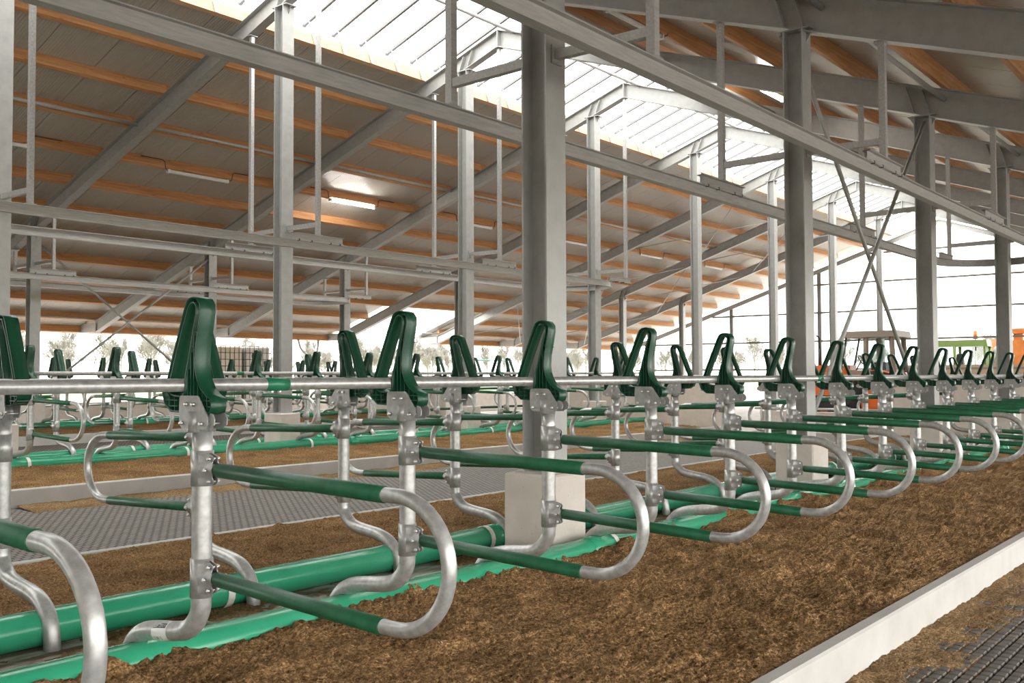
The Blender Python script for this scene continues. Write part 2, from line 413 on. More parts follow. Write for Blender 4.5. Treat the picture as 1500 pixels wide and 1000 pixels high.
# ------------------------------------------------------------------ kerbs, strips, sand beds, cross walls
PAIR = [  # kerb near outer, kerb near inner, kerb far inner, kerb far outer, strip centre, dz
    (1.85, 1.94, 7.31, 7.41, 4.53, DZ[0]), (11.24, 11.34, 16.62, 16.72, 13.90, DZ[1]), (20.58, 20.68, 26.0, 26.1, 23.27, DZ[2])]
PN = ['first', 'second', 'third']
def kerb(y0, y1, z1, zf, label):
    g = G(); b = .012
    prof = [(y0, zf), (y1, zf), (y1, z1 - b), (y1 - b, z1), (y0 + b, z1), (y0, z1 - b)]
    g.prism(prof, 'x', XBEG, XW - .05)
    return tag(build('concrete_kerb', g, M['conc']), label, 'kerb')
for k, (a0, a1, b0, b1, c, dz) in enumerate(PAIR):
    zt = -1.345 + dz
    kerb(a0, a1, zt, -1.60, ['white concrete kerb in the foreground, along the lower right corner', 'pale concrete kerb on the far side of the dark alley mat', 'distant pale concrete kerb in front of the third double row'][k])
    kerb(b0, b1, zt - .01, -1.60, ['thin white kerb top behind the first double row of cubicles', 'pale kerb behind the second double row of cubicles', 'pale kerb behind the third double row of cubicles'][k])
    tag(build('concrete_strip', G().box(XBEG, XW - .05, c - .47, c + .47, -1.6, -1.36 + dz), M['strip']), 'dirty concrete strip between the green pipes of the %s double row' % PN[k], 'strip')
    # cross wall at the end of the rows
    g = G().bbox(XW, XW + .18, a0, b1, -1.6, -.03 + dz * .3, .012)
    w = tag(build('cross_wall', g, M['block']), 'beige concrete wall closing the end of the %s double row' % PN[k], 'wall')

def xs_grid(x0, d0, xnear, grow, xend):
    xs = [x0]; d = d0
    while xs[-1] < xend:
        if xs[-1] > xnear: d = min(d * grow, .12)
        xs.append(xs[-1] + d)
    xs[-1] = xend; return np.array(xs)
def clods(X, Y, s):
    c = 1 - np.abs(2 * fbm(X, Y, 22, s, 3) - 1)           # billowy clumps
    return .026 * (c - .7) + .026 * (fbm(X, Y, 42, s + 9, 2) - .5)
def sand_front(sgn, ya, yb, dz, seed):
    """ya: kerb side, yb: head side"""
    def f(X, Y):
        t = np.clip((Y - ya) / (yb - ya), 0, 1)
        base = -1.362 + .045 * np.sin(t * math.pi * .55) + .05 * t ** 3
        big = .050 * (fbm(X, Y, 1.1, seed, 3) - .5) + .040 * (fbm(X, Y, 3.7, seed + 3, 3) - .5)
        edge = np.clip(t / .06, .25, 1)
        mound = .055 * np.exp(-((1 - t) / .13) ** 2) * np.clip(2.2 * fbm(X, Y * 0, 1.9, seed + 5, 2) - .55, -.35, 1.0)
        lump = .05 * np.clip(fbm(X, Y, 6.5, seed + 11, 2) - .62, 0, 1) * 3
        if dz > 0: base = base - .035; mound = mound * .45; lump = lump * .4
        return base + dz + (big + lump) * edge + mound + clods(X, Y, seed + 20) * np.clip(edge + .2, 0, 1)
    return f
def bed(name_lab, xs, ya, yb, dz, seed, ny):
    ys = np.linspace(min(ya, yb), max(ya, yb), ny)
    o = grid_obj('sand_bed', xs, ys, sand_front(1, ya, yb, dz, seed), M['sand'])
    return tag(o, name_lab, 'sand', None, 'stuff')
bed('brown loose sand of the front cubicle bed in the foreground', xs_grid(.6, .010, 4.6, 1.008, XW - .02), 1.925, 4.10, 0, 3, 215)
bed('brown sand of the cubicle bed behind the first double row', xs_grid(1.2, .016, 5.5, 1.01, XW - .02), 7.325, 4.98, 0, 31, 150)
bed('brown sand of the bed in front of the second double row', xs_grid(4.2, .03, 9, 1.01, XW - .02), 11.33, 13.45, DZ[1], 51, 80)
bed('brown sand of the bed behind the second double row', xs_grid(5.6, .04, 9, 1.01, XW - .02), 16.63, 14.36, DZ[1], 71, 60)
bed('brown sand of the bed in front of the third double row', xs_grid(8.2, .05, 12, 1.01, XW - .02), 20.67, 22.85, DZ[2], 91, 45)
bed('brown sand of the bed behind the third double row', xs_grid(9.4, .05, 12, 1.01, XW - .02), 26.01, 23.7, DZ[2], 111, 45)
# spills
def spill(label, xs, ys, zf, ydec, seed, amp=.03, m='spill'):
    def f(X, Y):
        d = np.abs(Y - ydec[0]) / ydec[1]
        return zf + amp * (1 - d) + .030 * (fbm(X, Y, 5, seed, 3) - .5) + .022 * (fbm(X, Y, 26, seed + 4, 3) - .5) - .012
    return tag(grid_obj('spilled_sand', xs, ys, f, M[m]), label, 'sand', None, 'stuff')
spill('dry sand spilled on the studded mat along the foreground kerb', xs_grid(1.6, .012, 6, 1.02, XW), np.linspace(1.15, 1.86, 62), -1.572, (1.86, .60), 201, .041)
spill('sand spilled at the foot of the kerb across the alley', xs_grid(5, .05, 12, 1.01, XW), np.linspace(10.75, 11.25, 22), -1.468, (11.25, .45), 221, .04)
def strip_spill(c, x0, dz, label, seed, d0):
    def f(X, Y): return -1.368 + dz + .055 * (fbm(X, Y, 2.6, seed, 3) - (.33 if dz == 0 else .45)) + .03 * (fbm(X, Y, 24, seed + 3, 3) - .5)
    tag(grid_obj('spilled_sand', xs_grid(x0, d0, 6, 1.015, XW - .06), np.linspace(c - .46, c + .46, 70 if dz == 0 else 16), f, M['spill']), label, 'sand', None, 'stuff')
strip_spill(4.53, 1.2, 0, 'thin sand scattered on the concrete strip of the first double row', 241, .014)
strip_spill(13.90, 5, DZ[1], 'thin sand scattered on the concrete strip of the second double row', 261, .05)

# green pipes lying along the strips
def green_pipe(y, dz, label, xclips, side):
    o = empty('brisket_pipe', ((XBEG + XW) / 2, y, -1.36 + dz)); tag(o, label, 'pipe', 'green pipes along the cubicle heads')
    zc = -1.265 + dz
    g = G(); xs = np.linspace(XBEG, XW - .06, 60)
    g.tube([(x, y, zc) for x in (XBEG, XW - .06)], .092, 28); build('pipe', g, M['pvc'], o)
    for x in (5.9 + i * 6 for i in range(-2, 3)):
        g = G().tube([(x - .09, y, zc), (x - .085, y, zc), (x + .085, y, zc), (x + .09, y, zc)], [.092, .099, .099, .092], 28, False); build('socket_collar', g, M['pvc'], o)
    for x in xclips:
        g = G(); n = 14; v = []; f = []
        for i in range(n + 1):
            a = -.35 * math.pi + (1.7 * math.pi) * i / n - .0
            for dx, r in ((-.022, .096), (.022, .096), (.022, .1), (-.022, .1)):
                v.append((x + dx, y + side * r * math.cos(a), zc + r * math.sin(a)))
        for i in range(n):
            for q in range(4): f.append((i * 4 + q, i * 4 + (q + 1) % 4, i * 4 + 4 + (q + 1) % 4, i * 4 + 4 + q))
        g.add(v, f); build('strap', g, M['strap'], o)
    return o
for k, (a0, a1, b0, b1, c, dz) in enumerate(PAIR):
    cl = [6.1 + 2.4 * i for i in range(0, 6)]
    green_pipe(c - .47, dz, 'half-buried green pipe on the near side of the %s double row' % PN[k], cl, -1)
    green_pipe(c + .47, dz, 'green pipe on the far side of the concrete strip of the %s double row' % PN[k], [3.42 + 2.36 * i for i in range(0, 8)], 1)

# ------------------------------------------------------------------ cubicle divider (built once, local frame: post at origin, loop towards -y, z=0 at the strip)
ZB = 1.36
def arc(c, r, a0, a1, n): return [(c[0] + r * math.cos(a0 + (a1 - a0) * i / n), c[1] + r * math.sin(a0 + (a1 - a0) * i / n)) for i in range(n + 1)]
def smooth_path(pts, n=6):                # Catmull-Rom through 3D points
    P = [np.array(q, float) for q in pts]; P = [2 * P[0] - P[1]] + P + [2 * P[-1] - P[-2]]; out = []
    for i in range(1, len(P) - 2):
        a, b, c, d = P[i - 1:i + 3]
        for k in range(n):
            t = k / n; out.append(.5 * ((2 * b) + (c - a) * t + (2 * a - 5 * b + 4 * c - d) * t * t + (3 * b - a - 3 * c + d) * t ** 3))
    out.append(P[-2]); return out
OUT = [(-.05, -.152), (-.12, -.152), (-.185, -.15), (-.235, -.115), (-.252, -.07), (-.215, -.01), (-.17, .10), (-.12, .215), (-.085, .295), (-.070, .32), (-.048, .333), (-.02, .336), (.01, .327), (.03, .303), (.032, .27), (.018, .2), (.003, .13), (-.004, .06), (.002, .02), (.015, -.015), (.04, -.05), (.075, -.075), (.11, -.09), (.115, -.125), (.105, -.15), (.06, -.158)]
INN = [(-.125, -.082), (-.150, -.081), (-.172, -.078), (-.195, -.068), (-.203, -.050), (-.186, -.01), (-.142, .10), (-.092, .215), (-.058, .284), (-.046, .300), (-.036, .306), (-.024, .308), (-.010, .303), (-.002, .290), (-.004, .26), (-.022, .2), (-.040, .13), (-.060, .06), (-.074, .02), (-.080, -.01), (-.080, -.045), (-.084, -.066), (-.088, -.074), (-.094, -.079), (-.102, -.081), (-.112, -.082)]
def L(u, x, z): return (x, -u, z + ZB)   # (u out, x along row, z eye) -> local
def holder():
    g = G(); n = len(OUT); w = .037; wi = .008; t = .006
    def off(c, d):
        r = []
        for i in range(n):
            a = np.array(c[(i + 1) % n]) - np.array(c[i - 1]); a /= np.linalg.norm(a); r.append(tuple(np.array(c[i]) + d * np.array([-a[1], a[0]])))
        return r
    def rim(A, B):                        # closed band between contours A and B, width 2w
        v = []; f = []
        for (a, b) in zip(A, B):
            v += [L(a[0], -w, a[1]), L(a[0], w, a[1]), L(b[0], w, b[1]), L(b[0], -w, b[1])]
        for i in range(n):
            j = (i + 1) % n
            for k in range(4): f.append((i * 4 + k, i * 4 + (k + 1) % 4, j * 4 + (k + 1) % 4, j * 4 + k))
        g.add(v, f, True)
    rim(OUT, off(OUT, -t)); rim(INN, off(INN, t))
    v = []; f = []
    for (a, b) in zip(OUT, INN): v += [L(a[0], -wi, a[1]), L(b[0], -wi, b[1]), L(a[0], wi, a[1]), L(b[0], wi, b[1])]
    for i in range(n):
        j = (i + 1) % n; f += [(i * 4, i * 4 + 1, j * 4 + 1, j * 4), (i * 4 + 2, j * 4 + 2, j * 4 + 3, i * 4 + 3)]
    g.add(v, f)
    # ribs
    for u, z0, z1 in ((-.062, -.14, .03), (-.040, -.14, .10), (-.018, -.14, .17), (.012, -.15, -.02), (.045, -.15, -.06), (.078, -.15, -.08), (-.16, -.145, -.085), (-.20, -.14, -.08)):
        a, b = L(u - .002, -.034, z0), L(u + .002, .034, z1); g.box(a[0], b[0], min(a[1], b[1]), max(a[1], b[1]), a[2], b[2])
    for z in (-.10, -.125):
        for u0, u1 in ((-.24, -.14), (.01, .11)):
            a, b = L(u0, -.033, z - .002), L(u1, .033, z + .002); g.box(a[0], b[0], min(a[1], b[1]), max(a[1], b[1]), a[2], b[2])
    for (u0, z0, u1, z1) in ((-.01, .19, .02, .17), (-.03, .13, .0, .10)):
        g.tube([L(u0, -.033, z0), L(u1, -.033, z1)], .002, 4); g.tube([L(u0, .033, z0), L(u1, .033, z1)], .002, 4)
    return g
def make_divider(detail):
    n = 18 if detail else 10
    parts = []
    g = G()
    top = L(0, 0, -.23); pts = [(0, 0, -.23), (0, 0, -.60), (0, 0, -.90), (-.012, 0, -.985), (-.075, 0, -1.055), (-.17, 0, -1.085), (-.36, 0, -1.11), (-.47, 0, -1.145), (-.545, 0, -1.215), (-.575, 0, -1.31), (-.58, 0, -1.375)]
    g.tube(smooth_path([L(*q) for q in pts], 5 if detail else 3), .0415, n); parts.append(('post', g, 'galv', []))
    g = G().cyl(L(0, 0, -.24), L(0, 0, -.143), .030, n); parts.append(('post_cap', g, 'galv', []))
    for z0, z1 in ((-.455, -.308), (-.916, -.755)):
        parts.append(('post_sleeve', G().tube([L(0, 0, z0), L(0, 0, z1)], .0465, n), 'galv', []))
    # loop
    zu, zl = -.412, -.866; zc, r = (zu + zl) / 2, (zu - zl) / 2
    pth = [(.07, 0, -.384), (1.12, 0, zu)] + [(1.165 + (r + .015) * math.cos(a), 0, zc + r * math.sin(a)) for a in np.linspace(math.pi / 2, -math.pi / 2, 20 if detail else 10)] + [(1.11, 0, zl), (.07, 0, -.829)]
    g = G().tube([L(*q) for q in pth], .0265, n); parts.append(('loop_tube', g, 'galv', []))
    for a, b in (((.115, -.3855), (1.105, -.412)), ((.112, -.8305), (1.095, -.867))):
        P = lambda t: L(a[0] + (b[0] - a[0]) * t, 0, a[1] + (b[1] - a[1]) * t)
        parts.append(('pipe_sleeve', G().tube([P(0), P(.003), P(.996), P(1)], [.0272, .0302, .0302, .0272], n), 'sleeve', []))
    # clamps: two wavy flanges with a cone round the pipe
    for zc_ in (-.386, -.831):
        g = G(); K = 24 if detail else 8
        ZZ = [-.068, -.060, -.048, -.030, -.020, 0, .020, .030, .048, .060, .068]; UU = [.052, .088, .100, .090, .108, .112, .108, .090, .100, .088, .052]
        for s in (-1, 1):
            sheets = []
            for th in (0, .004):
                v = []
                for i in range(K + 1):
                    z = -.068 + .136 * i / K; e = float(np.interp(z, ZZ, UU)); bul = .024 * math.exp(-(z / .024) ** 2)
                    for t in (0, .35, .7, 1):
                        u = .028 + (e - .028) * t; x = (.034 * (1 - t) ** 3 + (.007 + bul) * (1 - (1 - t) ** 3)) + th
                        v.append(L(u, s * x, zc_ + z))
                f = [(i * 4 + c, i * 4 + c + 1, i * 4 + 5 + c, i * 4 + 4 + c) for i in range(K) for c in range(3)]
                g.add(v, f, True); sheets.append(v)
            A, B = sheets; ed = [i * 4 + 3 for i in range(K + 1)]
            ring = [0, 1, 2] + ed + [K * 4 + 2, K * 4 + 1, K * 4]
            v = [A[q] for q in ring] + [B[q] for q in ring]; m_ = len(ring)
            g.add(v, [(q, q + 1, m_ + q + 1, m_ + q) for q in range(m_ - 1)])
        bs = []
        if detail:
            for z, x in ((-.047, .020), (0, .040), (.047, .020)):
                b = G().tube([L(.080, q, zc_ + z) for q in (-x - .012, -x - .005, -x - .005, -x + .003, -x + .003, x - .003, x - .003, x + .005, x + .005, x + .012)], [.005, .005, .0088, .0088, .004, .004, .0088, .0088, .005, .005], 8)
                bs.append(('bolt', b, 'bolt', []))
        parts.append(('pipe_clamp', g, 'galv_plate', bs))
    # bracket plates
    poly = [(-.095, -.08), (.028, -.08), (.040, -.088), (.098, -.165), (.100, -.20), (.085, -.217), (-.085, -.219), (-.104, -.20), (-.108, -.14), (-.105, -.09)]
    g = G()
    for s in (-1, 1):
        pl = [(-u, z + ZB) for u, z in poly]; g.prism(pl, 'x', s * .042 - .0025, s * .042 + .0025)
        g.prism([(-u, z + ZB) for u, z in ((.098, -.15), (.12, -.155), (.132, -.175), (.128, -.20), (.10, -.21))], 'x', s * .030 - .0025, s * .030 + .0025)
        g.cyl(L(-.004, s * .036, -.232), L(-.004, s * .036, -.145), .026, n)
    bs = []
    if detail:
        for u, z in ((-.048, -.115), (.004, -.115), (-.082, -.195), (.062, -.195)):
            b = G().tube([L(u, q, z) for q in (-.060, -.052, -.052, -.045, -.045, .045, .045, .052, .052, .060)], [.005, .005, .0095, .0095, .004, .004, .0095, .0095, .005, .005], 8)
            bs.append(('bolt', b, 'bolt', []))
    parts.append(('bracket_plate', g, 'galv_plate', bs))
    parts.append(('neck_rail_holder', holder(), 'hold', []))
    return parts
def proto(detail):
    out = []
    for name, g, m, subs in make_divider(detail):
        out.append((name, g.mesh(name, M[m]), [(a, b.mesh(a, M[c])) for a, b, c, _ in subs]))
    return out
P_NEAR, P_FAR = proto(True), proto(False)
RNAME = ['front row', 'second row', 'third row', 'fourth row', 'fifth row', 'sixth row']
ROWS = [(3.60, 0, 0, -1, 15), (5.47, math.pi, 0, 0, 15), (13.03, 0, DZ[1], 3, 15), (14.80, math.pi, DZ[1], 4, 15), (22.38, 0, DZ[2], 6, 15), (24.18, math.pi, DZ[2], 7, 15)]
for r, (y, rz, dz, i0, i1) in enumerate(ROWS):
    for i in range(i0, i1 + 1):
        x = X0P + 1.2 * i; k = i - i0
        o = empty('cubicle_divider', (x, y, -ZB + dz), rz)
        if r == 0 and k == 0: lab = 'cubicle divider loop cut off by the lower left corner, leftmost of the front row'
        else: lab = 'galvanised cubicle divider with green pipes and holder, %s from the left in the %s' % (ORD[k], RNAME[r])
        tag(o, lab, 'divider', 'dividers of the %s' % RNAME[r])
        for name, me, subs in (P_NEAR if r < 2 else P_FAR):
            if r >= 4 and name in ('post_cap',): continue
            c = bpy.data.objects.new(name, me); COL.objects.link(c); c.parent = o
            if r < 2 and not (i > 11):
                for sn, sme in subs:
                    d = bpy.data.objects.new(sn, sme); COL.objects.link(d); d.parent = c
    # neck rail of the row
    s = 1 if rz == 0 else -1
    yr = y + s * .115; zr = -.037 + dz; xa = X0P + 1.2 * i0 - 1.6 if r < 2 else X0P + 1.2 * i0 - 2.5
    o = empty('neck_rail', (xa, yr, zr)); tag(o, 'galvanised neck rail running through the green holders of the %s' % RNAME[r], 'rail', 'neck rails')
    build('rail_tube', G().cyl((xa, yr, zr), (XW - .3, yr, zr), .0285, 18), M['galv'], o)
    for xx in (2.82, 9.28, 15.74):
        xx = xx + (0 if r % 2 == 0 else 1.9)
        if xx < xa: continue
        c = build('coupling', G().cyl((xx - .062, yr, zr), (xx + .062, yr, zr), .031, 18, True), M['coupling'], o)
        if r < 3:
            for d in (-.022, .022): build('bolt', G().cyl((xx + d, yr, zr - .044), (xx + d, yr, zr - .026), .009, 8), M['bolt'], c)

# sticker on the foot of the second front-row divider
fx, fy = X0P, 3.60
g = G(); n = 12; p0 = np.array((fx, fy + .20, -1.0905)); p1 = np.array((fx, fy + .315, -1.1065)); ax = (p1 - p0) / np.linalg.norm(p1 - p0)
up = np.array([0, -ax[2], ax[1]]); sx = np.array([-1., 0, 0])
def patch(t0, t1, a0, a1, r):
    g = G(); v = []; f = []
    for i in range(9):
        t = t0 + (t1 - t0) * i / 8
        for k in range(n + 1):
            a = math.radians(a0 + (a1 - a0) * k / n); q = p0 + ax * (t * .116) + r * (math.cos(a) * up + math.sin(a) * sx); v.append(q)
    for i in range(8):
        for k in range(n): f.append((i * (n + 1) + k, i * (n + 1) + k + 1, (i + 1) * (n + 1) + k + 1, (i + 1) * (n + 1) + k))
    return g.add(v, f, True)
st = tag(build('barcode_sticker', patch(0, 1, 5, 165, .0424), M['label']), 'white sticker with a black printed band on a bent divider foot', 'sticker')
build('black_band', patch(.08, .88, 30, 62, .0428), M['ink'], st)
def wrap_text(txt, t0, t1, a0, a1, r, m, name):
    cu = bpy.data.curves.new(name, 'FONT'); cu.body = txt; cu.size = 1; ob = bpy.data.objects.new(name, cu); COL.objects.link(ob)
    dg = bpy.context.evaluated_depsgraph_get(); me = bpy.data.meshes.new_from_object(ob.evaluated_get(dg)); bpy.data.objects.remove(ob)
    v = np.array([q.co[:] for q in me.vertices]); f = [tuple(q.vertices) for q in me.polygons]; bpy.data.meshes.remove(me)
    x = (v[:, 0] - v[:, 0].min()) / np.ptp(v[:, 0]); yy = (v[:, 1] - v[:, 1].min()) / np.ptp(v[:, 1])
    g = G(); V = []
    for a, b in zip(x, yy):
        t = t1 + (t0 - t1) * a; an = math.radians(a1 + (a0 - a1) * b); V.append(p0 + ax * (t * .116) + r * (math.cos(an) * up + math.sin(an) * sx))
    g.add(V, f); build(name, g, M[m], st)
wrap_text('2000-1220-014', .14, .84, 36, 56, .0431, 'label', 'printed_number')
wrap_text('SL08  SI', .35, .88, 112, 136, .0428, 'ink', 'printed_code')

# ------------------------------------------------------------------ columns and plinths
COLN = ['first', 'second', 'third', 'fourth', 'fifth', 'sixth', 'seventh', 'eighth']
RN2 = ['dark near column row', 'pale middle column row', 'far outer column row']
for r, y in enumerate(YC):
    for i, x in enumerate(XC[:-1]):
        if i < 4: continue
        dz = DZ[r]; n = i - I0
        zb_ = -.72 + dz if x < XW else -1.60
        zt = zbot(y)
        o = empty('steel_column', (x, y, zb_))
        if n < 0 or (r == 0 and n > 3) or (r > 0 and n < 0): lab = 'galvanised steel column outside the picture, %s' % RN2[r]
        else: lab = 'galvanised steel H column, %s from the left in the %s' % (COLN[min(n - (1 if r == 2 else 0), 7)], RN2[r])
        off = n < 0 or (r == 0 and n > 3) or (r == 2 and n == 0)
        if off: o.name = 'trim_%d' % (20 * r + i); WORLD[o.name] = (x, y, zb_); tag(o, 'steel column outside the picture', kind='structure')
        else: tag(o, lab, 'column', RN2[r])
        build('shaft', G().vbar(x, y, zb_ + .015, zt - .015, .235, .24, .010, .015), M['beam'], o)
        build('base_plate', G().box(x - .15, x + .15, y - .16, y + .16, zb_, zb_ + .015), M['beam'], o)
        g = G().prism([(y - .20, zt - .015), (y + .20, zt - .015), (y + .20, zt), (y - .20, zt)], 'x', x - .12, x + .12)
        build('top_plate', g, M['beam'], o)
        for s in (-1, 1):
            g = G().prism([(y + s * .1175, zt - .015), (y + s * .20, zt - .015), (y + s * .1175, zt - .15)], 'x', x - .006, x + .006); build('gusset', g, M['beam'], o)
        if x < XW:
            p = build('concrete_plinth', G().bbox(x - .22, x + .22, y - .22, y + .22, -1.6, -.72 + dz, .014), M['block'])
            if off: p.name = 'trim_%d' % (60 + 20 * r + i); tag(p, 'concrete plinth outside the picture', kind='structure')
            else: tag(p, 'beige concrete plinth under the %s column of the %s' % (COLN[max(0, n - (1 if r == 2 else 0))], RN2[r]), 'plinth', 'column plinths')

# ------------------------------------------------------------------ rafters
for i, x in enumerate(XC[:-1]):
    o = empty('steel_rafter', (x, RIDGE, 6.79)); n = i - I0
    lab = 'galvanised roof rafter over the %s column from the left, kinked at the ridge' % COLN[n] if n >= 0 else 'galvanised roof rafter outside the picture'
    if n < 1: o.name = 'trim_%d' % (130 + i); WORLD[o.name] = (x, RIDGE, 6.79); tag(o, 'roof rafter outside the picture', kind='structure')
    else: tag(o, lab, 'rafter', 'roof rafters')
    hl = (.36, .355)
    build('rafter_beam', G().ibar((x, RIDGE, 6.79), (x, YL, zbot(YL)), (.36, 7.15 - .332 * (YL - RIDGE) - zbot(YL)), .18, .010, .016, (1, 0, 0)), M['beam'], o)
    build('rafter_beam', G().ibar((x, RIDGE, 6.79), (x, YR, zbot(YR)), (.36, ztop(YR) - zbot(YR)), .18, .010, .016, (1, 0, 0)), M['beam'], o)
    build('ridge_plate', G().box(x - .095, x + .095, RIDGE - .012, RIDGE + .012, 6.77, 7.16), M['beam'], o)
    for y in YC:
        for d in (-.12, .12):
            yy = y + d
            sl = -.12 if yy > RIDGE else .12
            g = G().prism([(yy - .006, zbot(yy) + .016), (yy + .006, zbot(yy) + .016), (yy + .006 + sl, ztop(yy) - .016), (yy - .006 + sl, ztop(yy) - .016)], 'x', x - .088, x + .088)
            build('stiffener', g, M['beam'], o)
    # horizontal eave stub
    build('eave_stub', G().box(x - .05, x + .05, YL, YL + 1.0, zbot(YL) + .02, zbot(YL) + .30), M['beam'], o)

# longitudinal struts between the rafters
def strut(y, z, label, r=.04):
    for a, b, k in zip(XC[I0 - 1:-1], XC[I0:], range(20)):
        o = build('roof_strut', G().cyl((a + .01, y, z), (b - .01, y, z), r, 12), M['beam'])
        tag(o, '%s, bay %s' % (label, ORD[k]), 'strut', label)
for y, z, lab in ((18.62, 5.20, 'steel roof strut below the fourth far-slope purlin'), (12.45, 7.02, 'pale steel strut beside the ridge under the skylight'), (4.15, 4.12, 'steel roof strut above the near column row'), (9.0, 5.75, 'steel roof strut high on the near slope'), (29.05, 1.80, 'thin steel strut along the far eave')):
    strut(y, z, lab, .038 if y < 29 else .025)

# ------------------------------------------------------------------ roof: purlins and panels
ceil_l = tag(empty('ceiling', (16, 22, 3.5)), 'far roof slope of pale panels on orange timber purlins', None, None, 'structure')
ceil_r = tag(empty('ceiling', (16, 4, 5)), 'near roof slope of pale panels on orange timber purlins', None, None, 'structure')
PL = [14.95 + 1.2875 * k for k in range(12)] + [30.15]
PR = [10.73 - 1.325 * k for k in range(11)]
OPEN_BAY = 11                              # bay (25.4 to 30.7) has no roof below the 26.5 purlin
def purlin(y, x0, x1, par, m):
    s = -.332 if y > RIDGE else .332; w = .05; z = ztop(y); h = .22
    pts = [(y - w, z - s * w), (y + w, z + s * w), (y + w, z + s * w + h), (y - w, z - s * w + h)]
    # keep the section square to the slope
    pts = [(y - w, z - w * s), (y + w, z + w * s), (y + w - s * h * .9, z + w * s + h), (y - w - s * h * .9, z - w * s + h)]
    build('purlin', G().prism(pts, 'x', x0, x1), m, par)
for k, y in enumerate(PL):
    for b in range(len(XC) - 1):
        if b == OPEN_BAY and y > 26.8: continue
        purlin(y, XC[b] + .004, XC[b + 1] - .004, ceil_l, M['timber_pale'] if k == 0 else M['timber'])
for k, y in enumerate(PR):
    for b in range(len(XC) - 1): purlin(y, XC[b] + .004, XC[b + 1] - .004, ceil_r, M['timber_pale'] if k == 0 else M['timber'])
    for x in XC[I0:-3]:
        if k > 2: build('cleat', G().box(x - .01, x + .07, y - .062, y - .052, ztop(y) + .0, ztop(y) + .15), M['galv_plate'], ceil_r)
def roof_slab(y0, y1, w):
    z0, z1 = ztop(y0) + .222, ztop(y1) + .222; t = .09
    return G().hexa([(-w / 2, y0, z0), (w / 2, y0, z0), (w / 2, y1, z1), (-w / 2, y1, z1), (-w / 2, y0, z0 + t), (w / 2, y0, z0 + t), (w / 2, y1, z1 + t), (-w / 2, y1, z1 + t)])
PW = 1.087
meL = roof_slab(15.03, 30.45, PW - .012).mesh('roof_panel', M['panel']); meS = roof_slab(15.03, 26.62, PW - .012).mesh('roof_panel', M['panel']); meR = roof_slab(-3.85, 10.65, PW - .012).mesh('roof_panel', M['panel'])
x = 8.03 + PW / 2 - PW * 34; x -= 0
while x < XEND + .6:
    op = XC[OPEN_BAY] + .3 < x < XC[OPEN_BAY + 1] - .1
    if x > XBEG:
        place('roof_panel', meS if op else meL, (x, 0, 0), ceil_l); place('roof_panel', meR, (x, 0, 0), ceil_r)
    x += PW
# weather sheet over the panel joints
for (y0, y1, xa, xb, par) in ((15.03, 26.62, XBEG, XEND + .6, ceil_l), (26.62, 30.45, XBEG, XC[OPEN_BAY] + .3, ceil_l), (26.62, 30.45, XC[OPEN_BAY + 1] - .3, XEND + .6, ceil_l), (-3.85, 10.65, XBEG, XEND + .6, ceil_r)):
    z0, z1 = ztop(y0) + .316, ztop(y1) + .316
    build('weather_sheet', G().hexa([(xa, y0, z0), (xb, y0, z0), (xb, y1, z1), (xa, y1, z1), (xa, y0, z0 + .01), (xb, y0, z0 + .01), (xb, y1, z1 + .01), (xa, y1, z1 + .01)]), M['flash'], par)

# ridge skylight
def zsky(Y): return 7.71 - .332 * abs(Y - RIDGE)
for s, nm in ((1, 'window_1'), (-1, 'window_2')):
    w = tag(empty(nm, (16, RIDGE + s * 1.2, 7.2)), 'raised ridge skylight slope on the %s side' % ('far' if s > 0 else 'near'), None, None, 'structure')
    ye = RIDGE + s * 2.42
    Q = lambda x0, x1, t0, t1: G().hexa([(x0, RIDGE, 7.71 + t0), (x1, RIDGE, 7.71 + t0), (x1, ye, zsky(ye) + t0), (x0, ye, zsky(ye) + t0), (x0, RIDGE, 7.71 + t1), (x1, RIDGE, 7.71 + t1), (x1, ye, zsky(ye) + t1), (x0, ye, zsky(ye) + t1)])
    mb = Q(-.03, .03, -.02, .05).mesh('glazing_bar', M['bar']); mp = Q(.024, .745 - .024, .04, .046).mesh('pane', M['pane'])
    yb, yt = RIDGE + s * 2.02, RIDGE + s * 2.22
    mu = G().hexa([(-.03, yb - .006, 6.46), (.03, yb - .006, 6.46), (.03, yb + .006, 6.46), (-.03, yb + .006, 6.46), (-.03, yt - .006, zsky(yt)), (.03, yt - .006, zsky(yt)), (.03, yt + .006, zsky(yt)), (-.03, yt + .006, zsky(yt))]).mesh('upright', M['white_steel'])
    x = 12.2 - .745 * 54
    while x < XEND:
        if x > XBEG:
            place('glazing_bar', mb, (x, 0, 0), w); place('pane', mp, (x, 0, 0), w); place('upright', mu, (x, 0, 0), w)
        x += .745
    build('edge_rail', G().box(XBEG, XEND, ye - .03, ye + .03, zsky(ye) - .03, zsky(ye) + .03), M['flash'], w)

# ------------------------------------------------------------------ end frame (open gable)
we = tag(empty('wall_end', (XEND, 13, -1.6)), 'open gable frame of posts and thin girts at the far end', None, None, 'structure')
for y in (27.8, 23.13, 18.45, 13.79, 9.12, 4.45, -2.8):
    build('gable_post', G().vbar(XEND, y, -1.6, zbot(y), .19, .19, .008, .011), M['beam'], we)
build('gable_rafter', G().ibar((XEND, RIDGE, 6.79), (XEND, YL, zbot(YL)), .22, .12, .008, .012, (1, 0, 0)), M['beam'], we)
build('gable_rafter', G().ibar((XEND, RIDGE, 6.79), (XEND, YR, zbot(YR)), .22, .12, .008, .012, (1, 0, 0)), M['beam'], we)
for z in (.25, 1.62, 3.0, 4.36, 5.7):
    yl = min(28.9, RIDGE + (6.79 - z) / .331 - .1); yr_ = max(-3.2, RIDGE - (6.79 - z) / .343 + .1)
    build('girt', G().box(XEND - .13, XEND - .07, yr_, yl, z - .045, z + .045), M['girt'], we)
